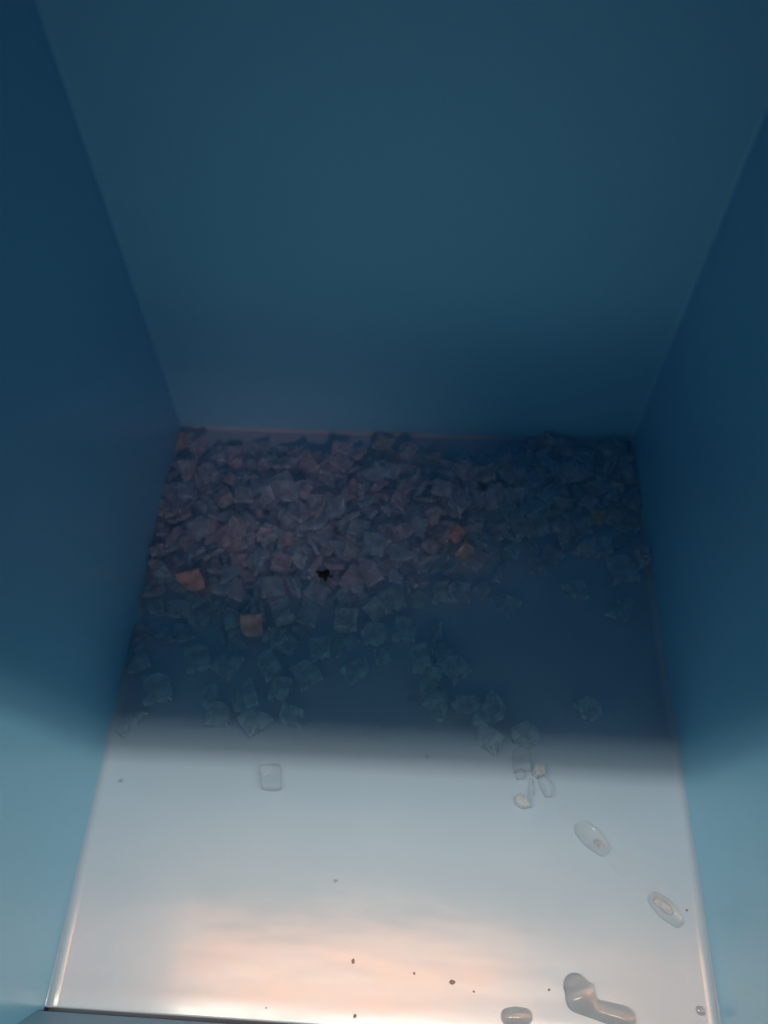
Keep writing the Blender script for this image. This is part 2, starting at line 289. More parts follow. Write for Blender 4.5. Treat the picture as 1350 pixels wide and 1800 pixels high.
# settled resting places of the ice: kind, scale, x, y, z (0.1 mm), quaternion
ICE_DATA = """
2,110,-506,-2403,78,71,2,2,-71 3,110,-545,-2612,36,94,-1,3,35 0,100,-272,-1600,192,98,13,-9,-9 1,100,-881,-2343,37,0,-10,-99,1 
0,95,-1270,-2105,144,4,-60,-80,3 7,110,-819,-2108,61,55,-1,-1,-84 1,100,-271,-1907,155,31,-20,92,11 0,100,1828,-576,162,2,57,82,4 
0,95,0,-1644,147,4,82,-57,1 1,95,-2181,-2356,74,70,13,-2,-70 0,100,-695,-1148,204,68,23,-11,-69 2,95,-1225,-1798,97,67,-14,15,-71 
0,95,-1421,-2529,33,69,-2,0,-73 0,95,1290,-1284,126,99,-4,7,15 1,95,803,-1672,95,96,0,3,-27 0,95,-1206,-983,211,8,-13,-26,95 
0,100,-1067,-1246,218,13,43,-88,12 3,100,-2107,-2076,131,71,-20,-3,68 1,100,685,-614,169,3,88,43,17 1,90,2094,-1137,85,26,-92,-22,-18 
0,95,1391,-1033,116,41,11,-14,-89 1,90,1597,-1548,39,90,2,0,44 0,85,-218,-2277,77,23,-86,-44,14 3,100,1198,-601,167,95,4,1,32 
5,110,-2439,-2318,43,84,-3,0,-55 1,85,-2506,-2634,37,4,1,1,100 1,100,-1965,-2097,43,87,2,0,50 4,95,-1589,-2432,89,80,-1,0,-60 
4,95,1102,-2113,31,3,-36,93,-1 1,100,449,-1364,127,89,9,-38,-22 7,100,-2127,-1478,181,29,13,15,-94 0,90,-286,-691,189,12,-95,30,1 
0,86,-1710,-1471,224,1,-56,82,4 2,90,2324,-185,119,89,1,0,-45 1,100,630,-1044,199,4,-33,-93,15 7,100,-1163,-2317,94,95,26,0,15 
1,100,926,-641,188,10,2,-5,-99 2,95,-1411,-1002,223,26,52,17,79 7,100,591,-1405,151,11,3,8,99 2,90,-2145,-725,132,95,0,3,30 
0,90,-2344,-976,129,14,-17,-4,-97 0,90,2115,-715,99,0,-87,49,-7 1,85,-1043,-2683,37,33,2,1,94 3,100,1847,-181,94,98,1,2,-19 
0,100,1457,-1240,78,97,2,-25,5 2,95,25,-327,111,90,-10,-36,-24 1,90,432,-884,231,60,18,-4,-78 0,86,-436,-1383,159,79,7,1,61 
4,90,-458,-1985,145,4,-24,-97,-3 3,100,-229,-205,88,1,-98,19,0 4,100,-2352,-705,123,21,-25,12,-94 1,90,-1859,-1571,163,94,4,-25,21 
2,86,1575,-879,113,1,-93,-38,0 1,85,-530,-2152,59,98,7,7,17 1,95,-2330,-342,95,61,-24,-76,-4 8,105,-1525,-2647,30,99,-2,1,14 
7,85,-1962,-2460,47,52,-1,-1,-85 3,80,-1613,-2144,118,11,-82,-55,11 2,90,2035,-301,64,65,2,1,-76 2,90,-1913,-1060,152,23,-29,91,-19 
0,100,-902,-1359,201,27,95,-10,12 4,100,-806,-1518,110,54,9,7,83 3,95,-1049,-584,122,34,-82,40,-21 1,100,2496,-389,73,99,15,-1,-4 
9,105,-2097,-2585,37,16,1,4,-99 1,95,-1602,-2225,35,0,-51,86,-1 4,86,-819,-1865,130,50,-19,-84,-8 3,100,921,-982,142,3,41,17,-89 
3,80,1930,-1512,50,34,16,18,-91 0,80,-1696,-1056,212,1,67,74,-3 7,95,-35,-1014,149,2,92,-21,-32 1,95,1855,-1099,65,56,13,-8,82 
1,100,1022,-1118,37,0,-3,-100,1 4,80,-1710,-1996,144,5,2,0,100 3,90,2489,-1051,30,100,0,3,-4 3,95,-2502,-265,96,71,5,0,-71 
0,86,1504,-599,109,1,46,-89,1 3,80,186,-1339,162,7,-59,79,16 2,90,1615,-115,98,26,69,35,-58 7,95,-495,-1681,139,54,62,13,55 
1,100,138,-1192,111,10,-31,95,2 7,86,1948,-1223,86,93,29,4,20 1,90,-666,-1790,89,29,72,-60,18 7,90,-1044,-1628,165,9,2,-11,-99 
0,80,-679,-531,143,88,-2,14,46 0,72,1431,-1685,25,100,-1,-2,3 3,85,-1147,-2623,62,55,-36,4,76 7,90,1161,-1099,110,5,22,-97,9 
4,95,-1718,-1598,136,13,-20,97,2 2,86,810,-1163,87,78,-13,18,58 0,90,-101,-1434,139,93,-8,28,21 0,90,-1301,-581,167,81,-28,3,52 
4,100,-1645,-361,61,3,98,-8,16 9,100,186,-2131,35,99,-3,3,-16 0,72,2023,-931,124,88,-7,-7,47 7,80,198,-1939,47,3,50,81,-30 
4,86,-1464,-1835,130,23,-83,32,-39 4,90,-2508,-1018,132,23,10,90,34 3,70,-1864,-2279,24,68,-2,2,73 9,110,-2469,-2172,80,61,-31,18,70 
1,80,876,-1438,104,3,22,96,-17 7,86,2281,-1071,47,22,-96,10,15 0,100,539,-1083,146,98,-13,7,-9 0,72,-1660,-1811,101,73,1,28,-62 
4,86,2462,-564,53,50,13,-37,77 3,100,-1215,-1365,101,43,9,-22,87 1,72,1694,-1263,148,52,-1,-3,-85 3,80,1745,-954,132,38,-43,-76,-32 
3,86,-2431,-1215,140,63,-29,-2,72 3,90,1965,-808,74,98,8,19,-5 6,100,-2387,-1565,134,5,44,-89,7 2,80,2352,-657,85,15,1,25,96 
9,110,-2243,-2097,39,96,-4,1,26 3,100,-786,-596,120,15,-3,-98,10 9,100,1199,-878,138,65,7,-15,74 0,95,-386,-1161,102,5,-86,43,-25 
4,90,1515,-308,81,3,-73,68,2 8,95,1376,-1412,24,1,80,60,-3 9,100,-1868,-1874,98,4,-1,11,99 8,100,-1779,-2076,100,74,2,3,67 
9,95,1064,-1294,86,15,-87,38,-28 4,100,1346,-851,98,22,-38,48,-76 8,85,-2308,-2683,24,37,1,2,-93 2,72,-2505,-1754,143,14,-18,74,-63 
2,90,-919,-1078,132,17,-69,66,23 0,80,681,-1619,51,98,5,12,12 0,80,-420,-878,116,71,-10,55,-44 1,95,1007,-870,130,98,19,-8,3 
9,95,359,-1206,153,2,-21,94,25 9,95,-2057,-2225,34,34,1,5,-94 7,72,322,-1534,108,43,-2,-3,-90 3,86,1759,-1333,91,76,0,1,-65 
6,110,-1365,-2283,57,48,56,-52,-43 2,90,2514,-1586,98,43,46,56,53 3,72,-2314,-1876,89,31,-23,-13,91 0,86,2287,-456,107,27,31,-68,-61 
8,95,-1377,-1561,110,64,19,64,-38 2,100,-1288,-828,157,32,-91,-25,-8 9,85,-952,-2508,30,45,0,4,-89 7,90,-1042,-922,181,52,-46,-10,71 
5,95,63,-1399,189,88,-5,32,34 8,100,-669,-1921,28,99,-1,2,-14 3,72,818,-944,130,41,-49,76,-7 0,72,-124,-622,147,66,9,15,-73 
6,110,-339,-2174,64,82,44,-16,-32 9,86,-1035,-1796,151,24,-76,-52,-30 8,90,2394,-1196,68,1,38,92,-13 3,95,-2208,-493,82,88,-27,-8,39 
0,80,-1603,-1617,89,60,4,-11,79 4,86,-611,-1579,106,20,40,-89,-10 0,85,-1102,-2457,108,14,12,-61,-77 4,95,-1601,-1396,136,32,-22,-43,81 
3,80,1157,-395,88,8,-95,-31,1 3,72,-87,-1769,102,93,2,3,37 4,72,-827,-790,145,69,0,4,72 0,80,965,-1446,28,92,-2,-1,-39 
8,90,-1559,-1922,76,3,-56,-82,11 9,86,1201,-1548,80,2,36,-93,-4 9,90,2505,-928,75,31,-49,-79,-21 9,100,-2117,-1698,127,26,92,25,16 
6,90,1613,-1075,83,24,-97,5,-4 6,90,182,-1732,96,50,-57,62,-22 9,95,-2503,-1456,98,5,2,0,-100 8,100,463,-637,62,37,57,36,-64 
4,72,-1902,-412,92,8,-2,0,-100 3,100,1146,-236,33,51,-2,2,86 9,95,-1972,-1248,140,4,15,7,99 0,72,758,-809,110,45,28,-13,84 
4,100,-1933,-1424,93,72,9,26,-64 3,86,-103,-1123,145,53,-33,-5,-78 2,80,145,-444,57,31,-2,1,95 4,100,-937,-1837,61,95,-10,-20,-21 
3,70,-1227,-2588,51,39,-78,1,50 3,100,-563,-1305,193,22,79,-37,45 9,80,-2417,-1993,124,39,-32,-81,-29 1,86,2076,-1003,76,68,-8,-9,73 
8,95,-1016,-2037,59,13,-72,-38,57 4,80,98,-1850,27,0,-81,-59,3 3,95,-431,-1907,88,98,1,6,-20 4,90,-765,-396,94,27,-91,32,5 
6,86,741,-1319,136,13,6,-98,-11 9,80,-20,-1927,120,12,67,-72,-14 1,90,2288,-843,59,99,-8,7,-3 5,95,-205,-920,114,26,-11,28,92 
1,100,-1778,-1366,142,13,-18,95,21 4,86,-1725,-682,89,79,-15,-9,-58 6,100,426,-1713,31,53,3,3,-84 0,72,-1874,-574,63,6,17,-95,-26 
9,95,-167,-1265,105,91,-2,-6,40 4,95,-1310,-365,27,8,2,1,-100 7,72,135,-734,108,78,38,12,-49 3,80,-810,-1672,77,5,99,-10,8 
0,86,-2230,-1849,71,76,20,-12,-60 8,100,-900,-1587,144,5,-68,-47,56 6,95,-2428,-2033,63,35,2,-23,-91 4,100,-1719,-2392,29,88,-1,1,47 
8,90,-1396,-1494,139,49,-86,1,14 9,90,-2215,-1623,97,48,22,-84,-12 9,90,-2484,-1891,131,33,4,16,-93 5,72,-2132,-1207,134,74,19,-17,63 
9,95,-1554,-658,102,98,9,12,-9 0,95,-708,-312,72,19,-63,75,12 8,100,-1424,-2127,26,72,-12,67,-10 1,110,-1226,-2102,55,1,2,5,-100 
9,100,-533,-337,67,96,-12,-16,-18 4,86,-267,-834,108,76,-41,-49,-12 3,100,-923,-486,59,72,6,22,-66 4,86,291,-965,120,15,40,-80,41 
0,80,-1134,-1522,78,23,-68,-66,-22 1,72,-551,-836,107,44,-1,-21,87 7,72,1424,-135,41,46,1,0,89 4,95,315,-1125,103,4,97,17,-14 
8,86,-545,-1508,99,70,-58,37,18 0,60,26,-828,136,41,-10,4,-90 2,90,-921,-712,64,95,-1,2,32 4,80,417,-239,23,17,2,1,-98 
8,105,-1426,-2380,68,9,68,10,-72 6,95,-1388,-1922,75,4,-72,70,0 1,60,-2151,-951,97,0,88,-46,15 8,100,-503,-653,85,14,9,99,-2 
0,95,293,-1548,33,54,0,0,-84 2,100,545,-818,93,97,5,-14,18 4,80,-2527,-1217,89,42,-58,-62,31 5,90,-1613,-866,104,98,-1,1,-20 
0,80,484,-520,80,35,-50,79,8 2,86,-1551,-1278,86,48,18,-9,85 7,90,1752,-822,105,22,80,-2,-55 3,90,-1164,-396,60,31,-6,14,-94 
9,95,-2321,-1258,101,30,92,16,20 8,86,516,-1823,25,61,-2,0,79 4,80,-2375,-1597,77,85,-4,2,-52 4,86,-834,-928,146,32,95,-1,3 
9,100,1459,-794,119,41,22,-71,-52 8,70,-699,-2173,20,1,-1,-100,-2 5,80,-1559,-1145,176,32,13,94,2 5,90,205,-855,134,29,-39,69,-54 
0,86,2,-1373,136,20,-33,-89,24 3,72,-581,-1942,50,97,-3,23,-6 3,72,2162,-139,25,99,1,3,-17 6,80,-872,-1265,200,51,-19,59,-59 
3,60,2280,-844,116,42,-8,-5,-90 0,100,-1919,-395,34,13,-2,1,-99 6,72,317,-1676,72,37,-93,0,0 2,60,-1901,-789,126,15,87,40,23 
3,95,1724,-1324,32,46,-2,2,89 7,95,-612,-971,137,79,-54,-27,-10 0,95,1282,-684,93,87,3,0,-50 8,90,-2139,-415,31,10,27,12,-95 
6,100,136,-1520,76,1,74,-61,28 3,72,332,-374,47,12,-25,-9,96 4,90,-2460,-548,92,97,-1,0,-26 1,95,1033,-727,57,66,-4,8,-74 
3,72,-1398,-1719,97,48,-85,8,-21 3,60,-394,-1050,143,92,-15,-19,31 4,86,1161,-1344,57,70,-16,18,67 7,80,-1375,-1097,74,54,-27,-78,-13 
9,95,-1453,-415,66,23,9,26,93 3,90,586,-1157,78,2,-69,-72,3 0,86,-1250,-1593,156,5,-77,3,-63 8,100,-1020,-1412,117,8,90,9,-42 
4,95,-50,-629,73,92,20,5,32 9,100,54,-539,48,10,-63,-48,-60 3,60,270,-525,89,15,36,-92,5 0,95,655,-462,85,49,-21,-14,83 
0,72,-296,-998,90,66,73,-15,-14 6,70,-1715,-2623,30,29,-44,-71,47 4,72,-1266,-1225,104,68,-48,-54,11 4,95,-2476,-1936,56,8,1,12,-99 
3,72,325,-1315,48,86,-13,3,-49 3,72,-949,-1716,105,93,6,-18,-32 8,80,2004,-531,95,49,-22,65,54 8,72,2509,-758,79,1,-2,100,-1 
2,60,1270,-400,84,42,-43,75,-28 8,86,-1074,-2050,46,80,-12,59,7 8,86,1588,-426,70,39,37,64,-55 8,100,-234,-1824,80,10,50,26,-82 
6,80,2497,-1372,25,1,74,-67,5 9,95,-690,-826,107,13,79,19,57 8,80,-531,-569,21,48,-66,31,50 4,86,-1951,-1746,111,17,-25,84,-45 
8,95,1674,-551,71,14,78,14,-60 3,90,2428,-130,30,1,3,0,-100 8,100,-884,-513,102,47,22,81,-26 7,60,2200,-410,34,22,1,0,98 
3,80,-2472,-1284,59,6,6,95,-30 9,72,-1722,-580,94,5,-51,-86,-3 7,80,-242,-1390,109,3,-73,-63,25 8,90,-1950,-958,81,8,-93,35,-1 
3,100,-2468,-1707,33,100,1,3,-5 6,100,-1718,-1195,126,34,43,66,51 8,86,-1540,-548,85,34,45,58,-59 5,80,2486,-750,31,27,1,-2,96 
8,80,485,-1748,39,38,-27,9,88 0,80,-1393,-1564,51,73,-12,-4,67 1,90,-2242,-1353,39,93,2,-1,37 3,86,1734,-656,63,51,12,-18,-83 
9,100,-1819,-1736,83,10,65,16,-74 7,90,-1500,-1052,83,11,-81,-10,-57 6,95,-1794,-927,143,14,67,58,45 6,90,226,-349,69,26,13,76,58 
0,80,-276,-1944,28,39,1,-1,92 9,90,-1864,-1982,67,14,-11,-32,-93 8,86,-2567,-805,57,58,-30,66,-37 6,95,-554,-1107,78,50,72,28,39 
8,95,-1767,-857,110,45,3,88,15 8,95,458,-355,27,30,-2,-1,95 9,95,-2241,-834,81,68,-24,67,17 0,60,-1519,-1796,84,32,35,1,88 
9,90,-383,-1766,81,88,43,-10,-15 9,95,750,-1357,61,97,12,11,-17 0,86,-2466,-1418,30,77,-2,0,-64 6,90,748,-1488,46,3,6,77,63 
4,95,1385,-334,49,10,-58,48,-65 1,60,-1593,-1493,141,57,-56,30,52 8,86,1364,-488,40,59,-64,26,42 0,100,-2400,-926,72,4,-92,-34,20 
5,80,-153,-291,31,98,-2,-1,-18 8,80,98,-2039,21,5,-68,-17,71 1,86,-520,-1366,107,42,6,1,91 1,86,-2075,-827,38,89,1,-2,-45 
8,60,-2016,-1546,111,50,26,-16,81 8,80,265,-1702,23,83,-2,0,56 9,95,-1878,-1132,77,70,-29,-18,62 3,72,-2095,-1748,52,34,9,88,-33 
8,95,-2265,-1645,28,99,-3,1,14 6,86,-981,-918,92,54,-70,-41,23 4,95,1909,-669,27,95,0,2,-31 4,90,2336,-290,30,0,-84,-54,3 
6,86,-2157,-1082,111,43,83,28,22 5,90,-1706,-528,35,64,-3,0,-77 8,86,-1110,-418,96,41,-61,14,66 4,100,1876,-221,29,11,2,1,-99 
8,95,1113,-1500,27,49,-1,0,87 6,60,-1775,-319,20,75,3,4,-66 4,80,-1392,-1454,106,17,20,-44,86 9,90,-737,-1193,32,34,0,4,-94 
6,100,98,-915,31,87,-2,4,49 1,86,330,-890,62,18,-77,56,23 9,80,-633,-693,43,67,6,-72,-19 7,86,-310,-1150,48,51,1,0,86 6,95,-1105,-1642,73,3,99,0,10 
3,86,2287,-1328,27,2,32,-95,-1 0,100,-1711,-1142,34,63,-2,0,-77 8,60,-1989,-1618,17,48,-62,26,57 1,60,-1215,-569,56,0,-79,-4,61 
9,86,-131,-756,73,0,60,8,-79 9,72,-1959,-680,78,0,-95,31,-6 4,72,443,-1078,93,43,-30,3,-85 0,72,-851,-1364,139,23,89,-36,15 
4,60,-2266,-1544,80,58,-70,-34,26 1,60,993,-304,28,16,1,1,-99 0,86,-212,-572,112,7,-70,68,20 9,100,349,-721,107,39,82,-34,26 
8,86,-2086,-1821,25,74,-1,0,67 4,60,-1491,-741,116,97,14,22,0 9,86,1713,-344,31,21,1,5,-98 4,80,176,-602,41,67,-47,-56,9 
4,110,-1648,-1988,31,76,1,2,-64 3,60,-1363,-1213,50,47,20,58,-64 1,95,-98,-1753,35,1,-100,2,0 5,80,-1086,-1807,63,47,60,55,34 
4,60,-2321,-1145,100,93,-27,-23,-1 9,95,1611,-1177,57,54,16,17,-81 8,72,1963,-590,26,34,40,70,-48 9,95,1046,-574,69,88,-13,-17,42 
8,100,-48,-1292,36,44,2,9,-89 2,80,-396,-1489,57,42,-2,1,91 1,60,848,-627,119,30,11,5,95 4,60,-1394,-1300,67,57,-73,20,-32 
7,95,-1191,-1000,64,28,-84,42,17 6,72,-2026,-1092,61,52,-73,29,34 9,72,261,-651,87,40,82,-33,26 2,90,-1334,-676,64,3,2,0,-100 
0,60,723,-1024,71,44,49,65,-37 9,72,-21,-750,99,99,-2,10,8 9,80,-1163,-692,29,84,-2,4,-54 9,60,-1164,-1929,37,58,54,-39,46 
0,100,-581,-1329,34,57,0,0,82 7,72,-1074,-824,119,43,-54,-65,-31 1,95,1525,-612,41,94,1,-2,-35 4,95,1108,-939,42,47,4,-16,87 
9,60,467,-1529,47,34,76,34,43 9,72,-522,-458,26,28,1,4,-96 7,86,-930,-1425,48,2,14,99,-5 9,86,678,-700,85,6,91,40,3 8,72,590,-1558,21,94,-1,2,-35 
1,86,-2175,-1061,38,69,2,0,72 3,100,-2065,-1405,73,67,0,30,-68 4,72,-155,-1124,69,42,-53,-20,-71 9,95,970,-509,103,1,95,-26,16 
0,90,-2472,-550,31,100,-1,-2,4 2,90,1872,-463,64,88,1,2,-47 6,80,1686,-944,45,40,-84,-19,32 1,72,-2123,-1601,32,90,1,-2,-44 
0,95,-2183,-656,33,45,0,0,89 8,60,-103,-871,67,38,49,45,-65 8,60,-1440,-763,129,61,3,78,-17 6,80,655,-1350,75,7,-69,67,26 
3,86,-691,-1163,121,16,18,-8,-97 5,72,302,-552,27,2,55,-83,-3 0,86,301,-746,30,77,0,0,-63 9,60,2432,-878,30,51,-6,-80,-32 9,60,885,-995,22,64,-1,4,-77 
5,95,-1651,-815,34,1,38,-93,-3 4,86,-663,-1578,25,69,-2,1,72 7,86,-141,-485,48,26,-1,-1,-96 9,72,-1281,-1141,102,45,9,51,73 
6,72,902,-629,23,72,-3,3,70 5,72,-1641,-1081,93,1,4,-100,0 4,60,-2332,-737,18,37,1,1,-93 4,60,811,-772,49,34,27,-10,90 3,72,-1388,-1869,25,33,3,1,-94 
9,72,736,-309,26,13,-2,-3,99 9,86,-445,-985,31,21,1,5,-98 3,86,-357,-277,29,71,-2,2,70 3,72,-1890,-1830,25,99,1,3,-12 6,60,-376,-2058,20,23,-4,1,97 
1,60,-1361,-1377,78,61,-80,0,-2 3,80,-1687,-988,90,2,2,-66,-75 6,86,-1547,-1827,27,64,3,3,-77 8,72,1833,-950,21,61,-2,0,79 
8,90,713,-426,51,54,-21,-14,81 9,86,11,-821,49,47,-20,-15,-85 6,60,-361,-1538,134,29,6,1,-96 4,86,-156,-1570,79,49,-4,0,87 
6,80,-1968,-688,25,86,2,4,-51 8,60,-1895,-1667,71,15,87,34,33 5,72,-354,-449,29,100,-2,-2,1 4,90,514,-1190,26,97,0,2,-26 4,100,-806,-918,29,32,-2,0,95 
9,90,-307,-733,86,87,-5,-6,50 9,95,-1504,-1432,75,73,20,40,-51 1,100,201,-1115,43,97,2,-1,23 1,86,-2079,-1202,58,15,-71,67,17 
5,90,-1847,-810,33,1,66,-75,-3 0,72,-1120,-1135,122,1,56,82,-13 6,80,-2364,-1109,46,21,93,29,3 3,86,-99,-936,29,89,-1,3,45 
4,90,-262,-782,27,8,3,0,-100 3,86,898,-442,49,40,14,12,-90 0,72,1222,-1206,51,64,-15,-13,-74 0,86,-1524,-546,30,27,1,-2,96 
8,72,-796,-1278,19,17,59,35,-71 8,86,1287,-1104,25,54,0,2,-84 8,90,1531,-362,26,97,0,1,-26 9,60,2100,-466,35,4,1,19,-98 8,86,-758,-1727,25,90,0,1,-44 
0,60,536,-1415,49,5,66,-73,16 3,72,686,-1269,25,45,3,1,-89 4,60,-1453,-1942,18,87,0,2,-50 4,72,-1919,-1319,22,89,-1,4,46 
8,80,-2077,-2003,91,13,95,23,14 9,60,895,-1327,22,60,-4,-2,80 6,72,784,-936,42,97,-5,-7,-22 8,60,-1035,-1952,18,92,-1,1,39 
8,60,198,-1361,46,69,-26,42,53 8,86,1548,-1086,25,48,1,2,-88 5,86,-252,-1642,107,11,22,95,20 3,90,2120,-672,30,45,-2,2,89 
9,100,-745,-680,35,99,-4,3,-11 8,72,114,-1668,25,44,27,28,-81 9,60,-11,-1098,22,60,-3,-2,80 1,80,-1252,-1274,35,46,2,1,89 6,60,-549,-885,20,88,-2,4,47 
6,90,-470,-654,28,99,-1,4,15 9,86,707,-719,31,20,-3,-4,98 9,60,116,-1324,22,1,100,-4,1 4,90,-318,-1629,26,100,0,2,-5 8,90,-936,-1635,26,98,0,1,-20 
8,80,2190,-895,23,98,-2,1,20 0,60,-1322,-1692,21,95,-2,-1,-30 0,80,-32,-1484,29,83,2,1,-55 6,60,-1071,-765,75,29,83,-9,47 
8,90,895,-1659,26,93,-1,2,-38 3,60,-1596,-1623,21,45,-2,2,89 0,60,-2336,-1490,51,32,-11,25,-91 6,95,-1724,-1742,30,26,-4,1,96 
9,90,-501,-1856,32,99,-3,2,-12 9,80,-870,-1001,56,20,-68,-64,-30 8,60,1839,-905,18,78,0,1,-62 9,95,465,-864,171,58,15,1,-80 
7,72,800,-603,61,90,6,-15,-41 0,72,1167,-544,28,2,75,-66,0 
"""
SPECIAL = [
    (0, 1.13, -0.2235, -0.3199, 12, 'large flat bluish ice slab nearest the left wall at the shade edge'),
    (6, 1.13, -0.2429, -0.3517, 60, 'pale ice sliver against the left wall where the light begins'),
    (4, 0.98, -0.2502, -0.29, 25, 'dim ice piece by the left wall, behind the large flat slab'),
    (0, 0.93, -0.1633, -0.3416, 3, 'square ice piece at the shade edge, leftmost of the front four'),
    (3, 1.01, -0.1275, -0.3449, 42, 'diamond-turned ice piece with a pale rim at the shade edge'),
    (1, 0.88, -0.0944, -0.3397, 75, 'ice piece at the shade edge, just right of the diamond-turned one'),
    (4, 1.03, -0.1414, -0.3219, 20, 'ice piece directly behind the diamond-turned one'),
    (5, 1.03, -0.1731, -0.3211, 100, 'narrow ice piece behind the square one at the shade edge'),
    (1, 0.88, -0.1076, -0.3137, -10, 'upright ice piece with a pale top edge, right of the front cluster'),
    (0, 1.03, -0.084, -0.2989, 32, 'tilted square ice piece right of the front cluster'),
    (3, 0.98, -0.1612, -0.2919, 60, 'ice piece in the front cluster below the orange chunk, to its left'),
    (0, 1.03, -0.1908, -0.2879, 15, 'bluish ice piece in the second row from the left wall'),
    (1, 0.98, -0.1214, -0.2901, 35, 'ice piece in the front cluster, below and right of the orange chunk'),
    (2, 0.93, -0.0737, -0.2727, 10, 'ice piece at the tip of the layer, above the tilted square one'),
    (5, 1.18, -0.0368, -0.2917, 30, 'small bright-tipped ice piece alone on the dark floor at centre'),
    (7, 0.77, -0.0128, -0.2754, 10, 'small rounded ice nub beside the six-sided piece'),
    (0, 0.98, 0.0086, -0.2485, -8, 'ice piece right of the six-sided piece'),
    (6, 0.98, 0.0402, -0.2508, 95, 'slim upright ice piece standing out at the top of the winding trail'),
    (7, 0.98, 0.0454, -0.2698, 20, 'rounded ice piece in the winding trail, below the slim upright one'),
    (1, 0.98, 0.0239, -0.2767, 15, 'ice piece at the left side of the winding trail'),
    (4, 0.98, 0.0308, -0.2956, 70, 'broken ice piece in the middle of the winding trail'),
    (0, 0.98, 0.0581, -0.2869, 38, 'tilted square ice piece at the right side of the winding trail'),
    (3, 0.98, 0.0376, -0.3112, 10, 'ice piece just above the wedge-shaped one in the trail'),
    (1, 0.95, 0.0883, -0.3529, 58, 'slab of ice with a bright edge, half in the light at the shade edge'),
    (1, 0.85, 0.1178, -0.3693, 5, 'pale ice block in the light, below the large six-sided piece'),
    (0, 0.9, 0.0617, -0.2046, 85, 'right one of two ice pieces side by side at the edge of the bare floor'),
    (1, 0.85, 0.0432, -0.2048, 0, 'left one of two ice pieces side by side at the edge of the bare floor'),
    (5, 0.9, 0.0874, -0.1983, 40, 'small ice piece on bare floor right of the side-by-side pair'),
    (6, 0.95, 0.106, -0.1777, 70, 'ice sliver at the right edge of the layer above the bare floor'),
    (4, 0.9, 0.1788, -0.1982, 100, 'lone ice piece on the bare dark floor, left of those by the right wall'),
    (3, 0.95, 0.2213, -0.2156, 70, 'ice piece by the right wall, nearest the light of those there'),
    (0, 1.2, 0.2302, -0.1723, 10, 'large rounded ice piece against the right wall below the heap'),
    (2, 0.95, 0.2117, -0.1459, 10, 'ice piece at the right tail of the heap, near the right wall'),
    (0, 0.95, -0.0052, -0.2165, 20, 'ice piece at the front edge of the layer, right of centre'),
]
# freer outlines, in metres round their own centre: x, y, thickness, outline, label
POLY = [
    (-0.1068, -0.3961, 0.012, [(-0.0116, 0.0101), (-0.0019, 0.0115), (0.0074, 0.0114), (0.0114, -0.0099), (0.003, -0.0118), (-0.0068, -0.0112)], 'lone clear rectangular ice piece on the bright floor, left of centre'),
    (0.0944, -0.3225, 0.013, [(-0.0028, 0.0166), (0.0106, -0.0006), (0.0081, -0.0116), (-0.009, -0.0199), (-0.0237, -0.0184), (-0.0117, 0.0006)], 'pointed five-sided ice chunk standing out in the trail at the shade edge'),
    (0.041, -0.3282, 0.012, [(-0.013, 0.0105), (0.0117, 0.0104), (0.0054, -0.0106), (-0.002, -0.011)], 'wedge-shaped ice piece with a pale top edge in the trail'),
    (0.0688, -0.322, 0.012, [(-0.016, -0.0013), (-0.0107, 0.0078), (0.0119, 0.0077), (0.0139, -0.001), (0.001, -0.0082), (-0.0118, -0.0066)], 'low wide ice piece between the wedge and the pointed chunk'),
    (0.1208, -0.3488, 0.014, [(-0.0123, 0.0058), (0.0016, 0.0123), (0.0129, 0.0064), (0.0133, -0.0052), (0.0016, -0.0109), (-0.0107, -0.0063)], 'large six-sided ice piece half out of the shade, in the trail'),
    (0.1833, -0.3208, 0.011, [(-0.015, 0.0048), (-0.0016, 0.0121), (0.0085, 0.0059), (0.0105, -0.0061), (0.0005, -0.0119), (-0.0086, -0.008)], 'lone six-sided ice piece on the dark floor near the right wall'),
    (-0.0233, -0.2554, 0.013, [(-0.0131, 0.0013), (-0.0057, 0.0114), (0.0114, 0.0097), (0.0153, -0.0012), (0.0056, -0.01), (-0.0068, -0.0094)], 'six-sided ice piece at the front edge of the layer, centre'),
    (0.1316, -0.3793, 0.012, [(-0.0058, -0.0028), (-0.0038, 0.0044), (0.0024, 0.0062), (0.0067, 0.0018), (0.0059, -0.0043), (-0.0004, -0.007)], 'small pink-tinged ice lump on the lit floor, top of the broken clump'),
    (0.1374, -0.3926, 0.008, [(-0.006, 0.0107), (0.0011, 0.009), (0.0076, 0.0003), (0.0059, -0.0095), (-0.0001, -0.0098), (-0.0047, -0.0022)], 'curved clear ice shard at the right of the broken clump'),
    (0.1156, -0.4063, 0.01, [(-0.0059, 0.0027), (-0.0002, 0.0068), (0.0056, 0.0012), (0.0083, -0.0045), (0.0012, -0.0067), (-0.0051, -0.0031)], 'small whitish pink ice crumb at the foot of the broken clump'),
    (0.1156, -0.3836, 0.009, [(-0.0045, 0.0028), (0.0013, 0.0061), (0.0057, 0.0023), (0.0039, -0.0038), (-0.0027, -0.0041)], 'small bluish ice crumb between the pale block and the broken clump'),
    (0.1256, -0.397, 0.006, [(-0.0015, 0.0108), (0.0015, 0.01), (0.0018, -0.0038), (-0.0015, -0.0098), (-0.0043, -0.0061)], 'thin upright ice splinter in the middle of the broken clump'),
]
